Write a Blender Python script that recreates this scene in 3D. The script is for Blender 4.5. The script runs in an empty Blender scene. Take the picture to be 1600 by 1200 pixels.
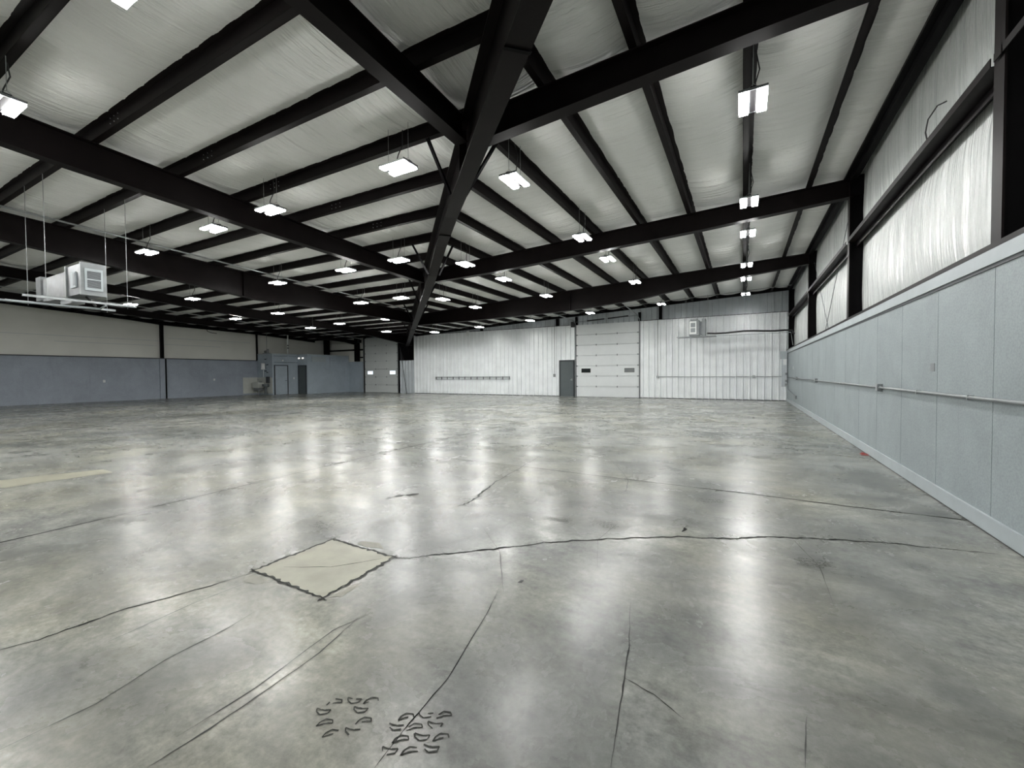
import bpy, math, random
from mathutils import Matrix, Vector
random.seed(7)
sc = bpy.context.scene
COL = sc.collection
PI = math.pi

# ------------------------------------------------------------------ camera
PITCH, YAW, ROLL, EYE, FPX = .02383, -.49883, .00671, 1.384, 661.73
cam_d = bpy.data.cameras.new('camera')
cam = bpy.data.objects.new('camera', cam_d)
COL.objects.link(cam)
cam_d.sensor_width = 36.0
cam_d.lens = FPX / 1600 * 36.0
cam_d.clip_start = .02
cam_d.clip_end = 200
fw = Vector((math.sin(YAW)*math.cos(PITCH), math.cos(YAW)*math.cos(PITCH), -math.sin(PITCH)))
rt = Vector((math.cos(YAW), -math.sin(YAW), 0))
dn = fw.cross(rt)
r2 = math.cos(ROLL)*rt + math.sin(ROLL)*dn
d2 = -math.sin(ROLL)*rt + math.cos(ROLL)*dn
m = Matrix((r2, -d2, -fw)).transposed().to_4x4()
m.translation = Vector((0, 0, EYE))
cam.matrix_world = m
sc.camera = cam

# ------------------------------------------------------------------ world, exposure
w = bpy.data.worlds.new('night')
sc.world = w
w.use_nodes = True
w.node_tree.nodes['Background'].inputs[0].default_value = (.01, .012, .016, 1)
w.node_tree.nodes['Background'].inputs[1].default_value = .3
sc.view_settings.view_transform = 'Standard'
sc.view_settings.look = 'None'
sc.view_settings.exposure = 0.0
sc.view_settings.gamma = 1.0
sc.view_settings.use_curve_mapping = False
LAMP = 190.0          # radiance of one LED bar

# ------------------------------------------------------------------ materials
def new_mat(name):
    mt = bpy.data.materials.new(name)
    mt.use_nodes = True
    nt = mt.node_tree
    return mt, nt, nt.nodes['Principled BSDF']

def N(nt, t, **kw):
    n = nt.nodes.new(t)
    for k, v in kw.items():
        setattr(n, k, v)
    return n

def noise(nt, scale, vec=None, detail=4, rough=.55, mapscale=None, dist=0):
    tc = N(nt, 'ShaderNodeTexCoord')
    mp = N(nt, 'ShaderNodeMapping')
    mp.inputs['Scale'].default_value = mapscale or (1, 1, 1)
    nt.links.new(tc.outputs['Object'], mp.inputs['Vector'])
    n = N(nt, 'ShaderNodeTexNoise')
    n.inputs['Scale'].default_value = scale
    n.inputs['Detail'].default_value = detail
    n.inputs['Roughness'].default_value = rough
    n.inputs['Distortion'].default_value = dist
    nt.links.new(mp.outputs['Vector'], n.inputs['Vector'])
    return n

def ramp(nt, src, stops):
    r = N(nt, 'ShaderNodeValToRGB')
    el = r.color_ramp.elements
    el[0].position, el[0].color = stops[0][0], (*stops[0][1], 1)
    el[1].position, el[1].color = stops[1][0], (*stops[1][1], 1)
    for p, c in stops[2:]:
        e = el.new(p)
        e.color = (*c, 1)
    nt.links.new(src, r.inputs[0])
    return r

def mix(nt, a, b, fac, mode='MIX'):
    x = N(nt, 'ShaderNodeMix', data_type='RGBA', blend_type=mode)
    for s, v in ((x.inputs[6], a), (x.inputs[7], b)):
        if isinstance(v, tuple):
            s.default_value = (*v, 1)
        else:
            nt.links.new(v, s)
    if isinstance(fac, (int, float)):
        x.inputs[0].default_value = fac
    else:
        nt.links.new(fac, x.inputs[0])
    return x.outputs[2]

def bump(nt, bs, h, strength, dist):
    b = N(nt, 'ShaderNodeBump')
    b.inputs['Strength'].default_value = strength
    b.inputs['Distance'].default_value = dist
    nt.links.new(h, b.inputs['Height'])
    nt.links.new(b.outputs[0], bs.inputs['Normal'])
    return b

def plain(name, col, rough=.5, metal=0, var=.08, scale=6, bmp=0, spec=.5):
    mt, nt, bs = new_mat(name)
    n = noise(nt, scale)
    lo = tuple(c*(1-var) for c in col)
    hi = tuple(min(1, c*(1+var)) for c in col)
    r = ramp(nt, n.outputs[0], [(.3, lo), (.7, hi)])
    nt.links.new(r.outputs[0], bs.inputs['Base Color'])
    bs.inputs['Roughness'].default_value = rough
    bs.inputs['Metallic'].default_value = metal
    bs.inputs['Specular IOR Level'].default_value = spec
    if bmp:
        bump(nt, bs, n.outputs[0], .5, bmp)
    return mt

def m_concrete():
    mt, nt, bs = new_mat('polished_concrete')
    big = noise(nt, .22, detail=8, rough=.62, dist=.4)
    c = ramp(nt, big.outputs[0], [(.30, (.115, .123, .118)), (.70, (.31, .31, .285)), (.50, (.20, .205, .192))]).outputs[0]
    mid = noise(nt, 1.1, detail=9, rough=.66, dist=.35)
    c2 = ramp(nt, mid.outputs[0], [(.26, (.40, .42, .43)), (.74, (1.60, 1.60, 1.57)), (.50, (.98, .985, .975))]).outputs[0]
    c = mix(nt, c, c2, .9, 'MULTIPLY')
    st = noise(nt, 3.4, detail=9, rough=.68, mapscale=(.5, 1.0, 1), dist=.3)
    c3 = ramp(nt, st.outputs[0], [(.28, (.52, .54, .55)), (.50, (.98, .98, .98)), (.72, (1.4, 1.4, 1.38))]).outputs[0]
    c = mix(nt, c, c3, .85, 'MULTIPLY')
    wm = noise(nt, .5, detail=5, rough=.6)
    wmr = ramp(nt, wm.outputs[0], [(.44, (0, 0, 0)), (.72, (1, 1, 1))]).outputs[0]
    c = mix(nt, c, mix(nt, c, (1.04, 1.0, .86), 1.0, 'MULTIPLY'), wmr)
    fine = noise(nt, 22, detail=8, rough=.75)
    c4 = ramp(nt, fine.outputs[0], [(.28, (.66, .66, .66)), (.72, (1.3, 1.3, 1.3))]).outputs[0]
    c = mix(nt, c, c4, 1.0, 'MULTIPLY')
    nt.links.new(c, bs.inputs['Base Color'])
    rr = N(nt, 'ShaderNodeMapRange')
    rr.inputs['From Min'].default_value = .3
    rr.inputs['From Max'].default_value = .7
    rr.inputs['To Min'].default_value = .31
    rr.inputs['To Max'].default_value = .22
    nt.links.new(mid.outputs[0], rr.inputs['Value'])
    nt.links.new(rr.outputs[0], bs.inputs['Roughness'])
    bs.inputs['Specular IOR Level'].default_value = .34
    bump(nt, bs, noise(nt, 45, detail=6, rough=.7).outputs[0], .16, .002)
    return mt

def m_vinyl(name, ms, col, rough, bstr, bdist, tone=.12, spec=.5):
    """white vinyl-faced insulation; ms stretches the creases"""
    mt, nt, bs = new_mat(name)
    a = noise(nt, 1.0, detail=6, rough=.62, mapscale=ms, dist=.25)
    b = noise(nt, 3.3, detail=3, rough=.5, mapscale=ms, dist=.1)
    ad = N(nt, 'ShaderNodeMath', operation='ADD')
    mu = N(nt, 'ShaderNodeMath', operation='MULTIPLY')
    mu.inputs[1].default_value = .4
    nt.links.new(b.outputs[0], mu.inputs[0])
    nt.links.new(a.outputs[0], ad.inputs[0])
    nt.links.new(mu.outputs[0], ad.inputs[1])
    bump(nt, bs, ad.outputs[0], bstr, bdist)
    s = noise(nt, .5, detail=3)
    r = ramp(nt, s.outputs[0], [(.3, tuple(c*(1-tone) for c in col)), (.7, col)])
    nt.links.new(r.outputs[0], bs.inputs['Base Color'])
    bs.inputs['Roughness'].default_value = rough
    bs.inputs['Specular IOR Level'].default_value = spec
    return mt

def m_paint(name, col, speck=.1, rough=.55):
    """painted oriented-strand board, faintly flecked and scuffed"""
    mt, nt, bs = new_mat(name)
    f = noise(nt, 55, detail=3, rough=.6)
    g = noise(nt, 1.1, detail=6, rough=.7, dist=.5)
    c = ramp(nt, g.outputs[0], [(.3, tuple(x*.86 for x in col)), (.7, tuple(x*1.1 for x in col))]).outputs[0]
    c2 = ramp(nt, f.outputs[0], [(.32, (1-speck*2,)*3), (.6, (1+speck*.4,)*3)]).outputs[0]
    c = mix(nt, c, c2, .8, 'MULTIPLY')
    v = noise(nt, 4, detail=5, rough=.7, mapscale=(1, 1, .12))
    c3 = ramp(nt, v.outputs[0], [(.28, (.8, .8, .8)), (.42, (1, 1, 1))]).outputs[0]
    c = mix(nt, c, c3, .5, 'MULTIPLY')
    nt.links.new(c, bs.inputs['Base Color'])
    bs.inputs['Roughness'].default_value = rough
    bump(nt, bs, f.outputs[0], .35, .003)
    return mt

def m_emit(name, col, strength):
    mt, nt, bs = new_mat(name)
    bs.inputs['Base Color'].default_value = (.9, .9, .9, 1)
    bs.inputs['Emission Color'].default_value = (*col, 1)
    bs.inputs['Emission Strength'].default_value = strength
    return mt

M = dict(
    concrete=m_concrete(),
    vinylR=m_vinyl('ceiling_vinyl_creased_across', (.22, 5.0, .22), (.78, .79, .765), .40, 1.0, .10),
    vinylL=m_vinyl('ceiling_vinyl_creased_lengthways', (5.0, .22, .22), (.78, .79, .765), .40, 1.0, .10),
    vinylW=m_vinyl('wall_vinyl', (1, 7.0, .35), (.62, .65, .635), .17, 1.0, .07, .06, .7),
    vinylC=m_vinyl('cream_wall_vinyl', (1, .3, 3.0), (.80, .80, .74), .5, .35, .03, .12),
    steel=plain('maroon_black_steel', (.0062, .0043, .0044), .48, 0, .25, 3, .001, .10),
    black_shaded_st=plain('black_shaded_steel', (.0018, .0015, .0019), .55, 0, .2, 3, 0, .08),  # darker copy of the steel; shade on unlit members is in the colour
    liner=plain('white_ribbed_liner_metal', (.86, .89, .90), .30, .12, .05, 2, 0, .7),
    upper=plain('grey_ribbed_metal', (.50, .54, .56), .30, .3, .08, 2),
    paint=m_paint('blue_grey_board_paint', (.272, .312, .322)),
    paintL=m_paint('board_paint_dim_left', (.32, .36, .415)),  # copy of the board paint, its tone shifted for the weaker light at left
    paintO=m_paint('blue_grey_office_paint', (.36, .42, .47), .04),
    trim=plain('pale_grey_trim_paint', (.36, .40, .415), .5, 0, .06, 4),
    door=plain('white_door_steel', (.66, .69, .69), .4, 0, .03, 2),
    doorf=plain('far_door_steel', (.58, .61, .60), .45, 0, .03, 2),
    mandoor=plain('dark_green_grey_paint', (.075, .092, .095), .45, 0, .06, 3),
    framedk=plain('dark_frame_paint', (.03, .035, .04), .5, 0, .1, 3),
    galv=plain('galvanised_metal', (.38, .405, .41), .32, .75, .18, 7),
    foil=plain('foil_wrap', (.13, .14, .145), .33, .93, .25, 5, .01),
    galvdk=plain('dull_galvanised_metal', (.22, .235, .24), .45, .5, .12, 6),
    white=plain('white_enamel', (.72, .74, .73), .4, 0, .04, 3),
    board=plain('off_white_splash_board', (.50, .52, .48), .5, 0, .05, 3),
    rod=plain('rod_zinc', (.26, .27, .27), .4, .4, .1, 6),
    black=plain('black_rubber', (.012, .012, .013), .5, 0, .1, 4),
    grille=plain('grille_grey', (.22, .24, .25), .5, .2, .1, 20),
    paneD=plain('dark_glass', (.015, .018, .018), .1, 0, .1, 2),
    paneG=plain('grey_glass', (.17, .18, .18), .15, 0, .1, 2),
    crack=plain('crack_dirt', (.010, .0105, .010), .9, 0, .3, 12, 0, .1),
    joint=plain('joint_filler', (.03, .031, .029), .8, 0, .3, 9, 0, .15),
    scuff=plain('floor_scuff', (.052, .054, .05), .7, 0, .25, 15, 0, .2),
    patch=plain('pale_patch_concrete', (.265, .26, .20), .42, 0, .14, 5, .001),
    chip=plain('chipped_pale_concrete', (.24, .236, .195), .6, 0, .15, 12),
    stain=plain('tread_dirt', (.035, .037, .033), .7, 0, .35, 25, 0, .2),
    red=plain('red_plastic', (.26, .035, .03), .5, 0, .1, 9),
    led=m_emit('led_bar_light', (1.0, .995, .975), LAMP),
    day=m_emit('daylit_pane', (.72, .87, 1.0), 1.3),
    elamp=m_emit('emergency_lamp_light', (1, .97, .92), .7),
)

# ------------------------------------------------------------------ mesh helpers
class MB:
    def __init__(s):
        s.v, s.f = [], []

    def box(s, x0, x1, y0, y1, z0, z1):
        return s.hexa([(x0, y0, z0), (x1, y0, z0), (x1, y1, z0), (x0, y1, z0),
                       (x0, y0, z1), (x1, y0, z1), (x1, y1, z1), (x0, y1, z1)])

    def hexa(s, p):
        n = len(s.v)
        s.v += [tuple(q) for q in p]
        for f in ((0, 3, 2, 1), (4, 5, 6, 7), (0, 1, 5, 4), (1, 2, 6, 5), (2, 3, 7, 6), (3, 0, 4, 7)):
            s.f.append(tuple(n+i for i in f))
        return s

    def bar(s, a, b, wd, ht, up=(0, 0, 1)):
        """rectangular bar from a to b"""
        a, b = Vector(a), Vector(b)
        d = (b-a).normalized()
        u = Vector(up)
        if abs(d.dot(u)) > .98:
            u = Vector((1, 0, 0))
        sd = d.cross(u).normalized()*wd/2
        uu = sd.cross(d).normalized()*ht/2
        return s.hexa([a-sd-uu, a+sd-uu, b+sd-uu, b-sd-uu, a-sd+uu, a+sd+uu, b+sd+uu, b-sd+uu])

    def tube(s, pts, r, k=8, cap=True):
        pts = [Vector(p) for p in pts]
        n0 = len(s.v)
        for i, p in enumerate(pts):
            d = (pts[min(i+1, len(pts)-1)] - pts[max(i-1, 0)]).normalized()
            u = Vector((0, 0, 1)) if abs(d.z) < .9 else Vector((1, 0, 0))
            a = d.cross(u).normalized()
            b = d.cross(a).normalized()
            for j in range(k):
                t = 2*PI*j/k
                s.v.append(tuple(p + a*math.cos(t)*r + b*math.sin(t)*r))
        for i in range(len(pts)-1):
            for j in range(k):
                s.f.append((n0+i*k+j, n0+i*k+(j+1) % k, n0+(i+1)*k+(j+1) % k, n0+(i+1)*k+j))
        if cap:
            s.f.append(tuple(n0+j for j in range(k)))
            s.f.append(tuple(n0+(len(pts)-1)*k+j for j in reversed(range(k))))
        return s

    def grid(s, rows):
        n0 = len(s.v)
        c = len(rows[0])
        for r in rows:
            s.v += [tuple(p) for p in r]
        for i in range(len(rows)-1):
            for j in range(c-1):
                a = n0+i*c+j
                s.f.append((a, a+1, a+c+1, a+c))
        return s

    def build(s, name, mat, parent=None, smooth=False, solid=0):
        me = bpy.data.meshes.new(name)
        me.from_pydata(s.v, [], s.f)
        me.materials.append(M[mat] if isinstance(mat, str) else mat)
        me.update()
        if smooth:
            me.polygons.foreach_set('use_smooth', [True]*len(me.polygons))
        o = bpy.data.objects.new(name, me)
        COL.objects.link(o)
        if parent:
            o.parent = parent
        if solid:
            md = o.modifiers.new('thickness', 'SOLIDIFY')
            md.thickness = solid
            md.offset = 1
        return o

def local(o, loc):
    """move a mesh's data so that it sits round loc, and parent offset stays clean"""
    return o

def empty(name, loc=(0, 0, 0), rz=0):
    o = bpy.data.objects.new(name, None)
    o.empty_display_size = .2
    o.location = loc
    o.rotation_euler = (0, 0, rz)
    COL.objects.link(o)
    return o

def tag(o, label, cat, group=None, kind=None):
    o['label'] = label
    o['category'] = cat
    if group:
        o['group'] = group
    if kind:
        o['kind'] = kind
    return o

def struct(o, label=None):
    o['kind'] = 'structure'
    if label:
        o['label'] = label
    return o

def copy_tree(o, parent=None):
    c = o.copy()
    COL.objects.link(c)
    c.parent = parent
    for ch in o.children:
        copy_tree(ch, c)
    return c

ORD = ['first', 'second', 'third', 'fourth', 'fifth', 'sixth', 'seventh', 'eighth', 'ninth', 'tenth', 'eleventh',
       'twelfth', 'thirteenth', 'fourteenth', 'fifteenth', 'sixteenth', 'seventeenth', 'eighteenth', 'nineteenth',
       'twentieth', 'twenty-first', 'twenty-second', 'twenty-third', 'twenty-fourth', 'twenty-fifth', 'twenty-sixth']

# ------------------------------------------------------------------ building dimensions (metres)
XR, XI = 1.85, 2.06          # face of right wainscot, face of right wall insulation
XL = -31.35                  # left wall
YF, YB = 24.15, -13.0        # far wall, wall behind the camera
WH = 2.45                    # wainscot height
PH = .20                     # purlin height
zr = lambda x: 5.28 + .047*(x-1.85)       # rafter top, right slope
zl = lambda y: 5.13 - .046*(y-2.5)        # rafter top, left slope
xv = lambda y: 1.55 - .98*y               # plan line of the valley beam
yv = lambda x: (1.55-x)/.98
purR = [1.235-1.165*k for k in range(20)]
purL = [2.80+1.18*k for k in range(-13, 18)]

# ------------------------------------------------------------------ floor
fl = MB().box(XL-.3, 2.6, YB-.2, YF+.6, -.2, 0).build('floor', 'concrete')
struct(fl, 'polished grey concrete warehouse floor')

def strip(name, pts, wd, mat, jit=0.0, z=.0015, taper=True, sub=5):
    """thin irregular line lying on the floor"""
    P = []
    for i in range(len(pts)-1):
        for k in range(sub):
            t = k/sub
            P.append((pts[i][0]*(1-t)+pts[i+1][0]*t, pts[i][1]*(1-t)+pts[i+1][1]*t))
    P.append(pts[-1])
    rows = []
    n = len(P)
    for i, p in enumerate(P):
        a, b = P[max(i-1, 0)], P[min(i+1, n-1)]
        dx, dy = b[0]-a[0], b[1]-a[1]
        L = math.hypot(dx, dy) or 1
        nx, ny = -dy/L, dx/L
        wv = wd*(.55+.9*random.random()) if jit else wd
        if taper:
            wv *= min(1, .25+4*min(i, n-1-i)/n)
        o = (random.random()-.5)*jit
        c = (p[0]+nx*o, p[1]+ny*o)
        rows.append([(c[0]-nx*wv/2, c[1]-ny*wv/2, z), (c[0]+nx*wv/2, c[1]+ny*wv/2, z)])
    return MB().grid(rows).build(name, mat, fl)

strip('crack', [(-3.309, .613), (-3.249, .733), (-3.236, .901), (-3.22, 1.093), (-3.146, 1.255), (-3.074, 1.473), (-3.013, 1.71)], .011, 'crack', .012)
strip('crack', [(-2.29, 2.349), (-2.2, 2.404), (-1.991, 2.603), (-1.689, 2.87), (-1.422, 3.139), (-.981, 3.46), (-.469, 3.775),
                (-.088, 3.927), (.194, 4.121), (.564, 4.268), (1.005, 4.408), (1.403, 4.476), (1.701, 4.527)], .019, 'crack', .026, sub=9)
strip('crack', [(-2.606, 3.579), (-2.592, 3.734), (-2.604, 3.939), (-2.679, 4.191), (-2.731, 4.419), (-2.785, 4.745), (-2.987, 6.483)], .020, 'crack', .03)
strip('crack', [(-2.448, 7.578), (-1.934, 6.828), (-1.429, 5.833), (-1.276, 5.442), (-1.192, 4.955), (-1.35, 4.6)], .007, 'joint', .01)
strip('crack', [(-.587, 2.55), (-.498, 2.135), (-.465, 1.897), (-.427, 1.638), (-.397, 1.438)], .006, 'joint', .006)
strip('crack', [(-.465, 1.9), (-.33, 1.86), (-.2, 1.78)], .004, 'joint', .006)
strip('control_joint', [(-4.2, 5.60), (-2.87, 5.60), (-1.36, 5.53), (0, 5.50), (.98, 5.44), (1.86, 5.43)], .022, 'crack', .002, taper=False)
strip('control_joint', [(-5.45, -3), (-5.45, 1.02), (-5.47, 2.17), (-5.52, 3.2), (-5.6, 5.5), (-5.6, 12.8), (-5.6, 24)], .022, 'crack', .002, taper=False)
strip('control_joint', [(-23.6, -6), (-23.6, 4.5), (-23.6, 12), (-23.6, 24)], .035, 'crack', .01, taper=False)
strip('control_joint', [(-31, 12.65), (-24, 12.65), (-14, 12.65), (1.8, 12.65)], .008, 'joint', .002, taper=False)
strip('control_joint', [(-31, 18.4), (-14, 18.4), (1.8, 18.4)], .012, 'joint', .002, taper=False)
strip('scratch', [(-2.415, .439), (-2.395, .698), (-2.468, .978), (-2.47, 1.241), (-2.504, 1.433)], .006, 'scuff', .004)
strip('scratch', [(-1.841, .665), (-1.829, .864), (-1.83, 1.04), (-1.844, 1.364), (-1.918, 1.67)], .006, 'scuff', .004)
strip('scratch', [(-1.9, .777), (-1.887, 1.073), (-1.944, 1.519), (-1.888, 1.737)], .005, 'scuff', .004)
strip('scratch', [(-1.131, 1.045), (-1.154, 1.25), (-1.171, 1.521), (-1.289, 2.039), (-1.371, 2.325)], .004, 'crack', .003)
strip('scratch', [(.232, 2.025), (.199, 1.757)], .005, 'scuff', .003)
strip('scratch', [(-2.9, .9), (-2.93, 1.3), (-2.9, 1.62)], .005, 'scuff', .004)
strip('scratch', [(-.9, 2.9), (-1.05, 3.4), (-1.0, 3.9)], .004, 'scuff', .004)
strip('scratch', [(-2.2, 2.5), (-1.9, 3.3), (-1.75, 4.2)], .004, 'scuff', .004)
random.seed(21)
for k in range(14):
    x, y = random.uniform(-9, 1), random.uniform(2.2, 11)
    L, a = random.uniform(.5, 1.6), random.uniform(.9, 2.2)
    strip('scratch', [(x, y), (x+L*.5*math.cos(a), y+L*.5*math.sin(a)), (x+L*math.cos(a+.12), y+L*math.sin(a+.12))], .005, 'scuff', .004)

def flat(name, poly, mat, z=.001, rough=0, sub=1, label=None):
    pts = []
    n = len(poly)
    for i in range(n):
        a, b = poly[i], poly[(i+1) % n]
        for k in range(sub):
            t = k/sub
            j = rough if sub > 1 else 0
            pts.append((a[0]*(1-t)+b[0]*t+random.uniform(-j, j), a[1]*(1-t)+b[1]*t+random.uniform(-j, j), z))
    mb = MB()
    mb.v = pts
    mb.f = [tuple(range(len(pts)))]
    o = mb.build(name, mat, fl)
    if label:
        o['label'] = label
    return o

sq = [(-3.04, 1.73), (-2.28, 1.71), (-2.31, 2.36), (-3.03, 2.38)]
flat('repair_patch', sq, 'patch', .002, .004, 10, 'pale square concrete patch with cracked edges')
for i in range(4):
    a, b = sq[i], sq[(i+1) % 4]
    ex = .06
    d = (b[0]-a[0], b[1]-a[1])
    strip('patch_crack', [(a[0]-d[0]*ex, a[1]-d[1]*ex), a, ((a[0]+b[0])/2, (a[1]+b[1])/2), b, (b[0]+d[0]*ex, b[1]+d[1]*ex)], .009, 'joint', .016, .003, sub=10)
    strip('edge_smudge', [(a[0]-d[0]*ex, a[1]-d[1]*ex), ((a[0]+b[0])/2, (a[1]+b[1])/2), (b[0]+d[0]*ex, b[1]+d[1]*ex)], .022, 'scuff', .03, .0025, sub=14)
strip('patch_crack', [(-2.9, 1.86), (-2.6, 2.02), (-2.37, 2.3)], .006, 'joint', .008, .003)
flat('chip', [(-3.02, 1.66), (-2.93, 1.60), (-2.83, 1.62), (-2.78, 1.69), (-2.93, 1.70)], 'chip', .0018, .008, 4)
flat('chip', [(-2.78, 2.41), (-2.65, 2.40), (-2.5, 2.44), (-2.62, 2.50), (-2.76, 2.47)], 'chip', .0018, .008, 4)
flat('chip', [(-2.25, 1.74), (-2.19, 1.78), (-2.20, 1.95), (-2.24, 1.92)], 'chip', .0018, .006, 4)
flat('repair_patch', [(-8.9, 1.30), (-8.15, 1.30), (-7.98, 2.59), (-8.38, 2.60)], 'patch', .002, .004, 8, 'long pale concrete patch strip')
flat('scuff_mark', [(-3.47, 3.56), (-3.43, 3.54), (-3.39, 3.60), (-3.42, 3.65), (-3.47, 3.62)], 'stain', .002, .006, 3)
flat('scuff_mark', [(-3.40, 3.66), (-3.33, 3.64), (-3.27, 3.74), (-3.31, 3.79), (-3.37, 3.72)], 'stain', .002, .006, 3)
flat('scuff_mark', [(-3.5, 3.44), (-3.47, 3.44), (-3.46, 3.5), (-3.49, 3.51)], 'stain', .002, .004, 3)
flat('scuff_mark', [(-.46, 3.90), (-.44, 3.93), (-.42, 3.99), (-.45, 4.04), (-.455, 3.97)], 'crack', .002, .003, 3)
flat('scuff_mark', [(-1.30, 2.45), (-1.275, 2.46), (-1.28, 2.50), (-1.30, 2.49)], 'stain', .002, .003, 3)

def tread(cx, cy, s, ang, rows=4, cols=4, seed=0):
    """tyre tread print: little bracket-shaped dirt marks"""
    rnd = random.Random(seed)
    mb = MB()
    ca, sa = math.cos(ang), math.sin(ang)
    for i in range(rows):
        for j in range(cols):
            if rnd.random() < .15:
                continue
            u0, v0 = (j-(cols-1)/2)*s*1.15+(i % 2)*s*.5, (i-(rows-1)/2)*s*.8
            fl_ = 1 if (i+j) % 2 else -1
            P = [(-.45, -.30*fl_), (-.36, -.02*fl_), (-.08, .22*fl_), (.36, .14*fl_), (.46, -.12*fl_), (.12, -.10*fl_), (-.12, -.16*fl_), (-.45, -.30*fl_)]
            segs = list(zip(P[:-1], P[1:]))
            for a, b in segs:
                if rnd.random() < .12:
                    continue
                q = []
                for p in (a, b):
                    uu, vv = u0+p[0]*s, v0+p[1]*s
                    q.append((cx+uu*ca-vv*sa, cy+uu*sa+vv*ca))
                dx, dy = q[1][0]-q[0][0], q[1][1]-q[0][1]
                L = math.hypot(dx, dy)
                h = s*rnd.uniform(.03, .055)
                nx, ny = -dy/L*h, dx/L*h
                n0 = len(mb.v)
                mb.v += [(q[0][0]-nx, q[0][1]-ny, .002), (q[1][0]-nx*1.4, q[1][1]-ny*1.4, .002),
                         (q[1][0]+nx*.7, q[1][1]+ny*.7, .002), (q[0][0]+nx, q[0][1]+ny, .002)]
                mb.f.append((n0, n0+1, n0+2, n0+3))
    mb.build('tread_print', 'stain', fl)

tread(-1.43, 1.14, .066, .55, 4, 3, 1)
tread(-1.11, 1.225, .066, .55, 4, 3, 2)
tread(-1.546, 3.712, .055, .2, 3, 4, 3)
tread(-1.12, 3.77, .055, .2, 4, 4, 4)
tread(-.249, 5.021, .06, .3, 3, 4, 5)
tread(.453, 3.70, .05, .1, 4, 4, 6)
tread(-3.40, 2.55, .05, .1, 3, 4, 7)
tg = MB().box(1.74, 1.83, 8.9, 9.05, 0, .008)
tg.box(1.76, 1.80, 9.0, 9.08, .008, .02)
tag(tg.build('plastic_scrap', 'red'), 'small flat red plastic scrap on the floor against the right wall', 'scrap')

# ------------------------------------------------------------------ ceiling (sagging insulation between purlins)
def sag(t):
    return -.10*math.sin(PI*t)**.6

from mathutils import noise as mn
def fold(run, across, t, seed):
    """small irregular creases of the draped vinyl, fading out at the purlins"""
    a = mn.noise((run*2.1+seed, across*.16, seed))
    b = mn.noise((run*5.6-seed, across*.3, seed+9))
    c = mn.noise((run*.7, across*.22, seed+20))
    r = (1-abs(a)*3.2)
    r = max(0, r)**2*.016 + max(0, 1-abs(b)*4)**2*.008*max(0, .4+c*2)
    return 1.5*r*(.06+.94*math.sin(PI*t))

def ceil_right():
    xs = []
    edges = [2.35] + purR
    for a, b in zip(edges[:-1], edges[1:]):
        for k in range(8):
            xs.append((a+(b-a)*k/8, k/8))
    xs.append((edges[-1], 0))
    rows = []
    for x, t in xs:
        y0 = yv(x)
        z = zr(x)+PH+.01+sag(t)
        n = 420
        rows.append([(x, y0+(YF+.4-y0)*j/n, z-fold(y0+(YF+.4-y0)*j/n, x, t, 2)) for j in range(n+1)])
    return MB().grid(rows)

def ceil_left():
    rows = []
    for a, b in zip(purL[:-1], purL[1:]):
        for k in range(8):
            y = a+(b-a)*k/8
            z = zl(y)+PH+.01+sag(k/8)
            x1 = min(2.35, xv(y))
            n = 480
            rows.append([(XL-.1+(x1-XL+.1)*j/n, y, z-fold(XL-.1+(x1-XL+.1)*j/n, y, k/8, 5)) for j in range(n+1)])
    return MB().grid(rows)

struct(ceil_right().build('ceiling', 'vinylR', smooth=True), 'pale vinyl insulation draped over the right roof slope')
struct(ceil_left().build('ceiling', 'vinylL', smooth=True), 'pale vinyl insulation draped over the left roof slope')

# ------------------------------------------------------------------ purlins
def zsec(a, b, ht, fw_, side):
    """Z section between a and b (bottom line), web vertical"""
    a, b = Vector(a), Vector(b)
    d = (b-a).normalized()
    n = Vector((-d.y, d.x, 0))*side
    mb = MB()
    up = Vector((0, 0, ht))
    t = .004
    mb.bar(a+up/2, b+up/2, t*2, ht)
    mb.bar(a+n*fw_/2+Vector((0, 0, t)), b+n*fw_/2+Vector((0, 0, t)), fw_, t*2)
    mb.bar(a+n*fw_+Vector((0, 0, .012)), b+n*fw_+Vector((0, 0, .012)), t*2, .024)
    mb.bar(a-n*fw_/2+up-Vector((0, 0, t)), b-n*fw_/2+up-Vector((0, 0, t)), fw_, t*2)
    return mb

for k, x in enumerate(purR):
    y0 = yv(x)+.02
    if y0 > YF-.6:
        continue
    z = zr(x)+.003
    o = zsec((x, y0, z), (x, YF-.1, z), PH-.012, .085, 1).build('roof_purlin', 'steel')
    tag(o, 'dark maroon roof purlin on the right slope, %s from the right wall' % ORD[k], 'purlin', 'purlins on the right roof slope')
n_l = 0
vis = [y for y in purL if y < YF-.4]
for y in vis:
    x1 = min(1.9, xv(y)-.02)
    if x1 < XL+1 or y < -12:
        continue
    z = zl(y)+.003
    o = zsec((XL+.05, y, z), (x1, y, z), PH-.012, .085, 1).build('roof_purlin', 'steel')
    idx = sum(1 for q in vis if q > y)
    tag(o, 'dark maroon roof purlin on the left slope, %s from the far wall' % ORD[min(idx, 25)], 'purlin', 'purlins on the left roof slope')

for o in [q for q in COL.objects if q.name.startswith('roof_purlin') and 'left slope' in q.get('label', '')]:
    y = min(purL, key=lambda q: abs(q-sum(v[1] for v in [c for c in o.bound_box])/8))
    if not 1.5 < y < 7.6:
        continue
    for k in range(6):
        xb = (-8.35 if y < 3.5 else -8.2 if y < 6 else -7.9)+(k % 3)*.13
        zb = zl(y)+.06+(k//3)*.08
        if y < 4.5 or xb < xv(y)-.3:
            MB().tube([(xb, y-.005, zb), (xb, y-.016, zb)], .008, 6).build('bolt', 'galv', o)

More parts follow.
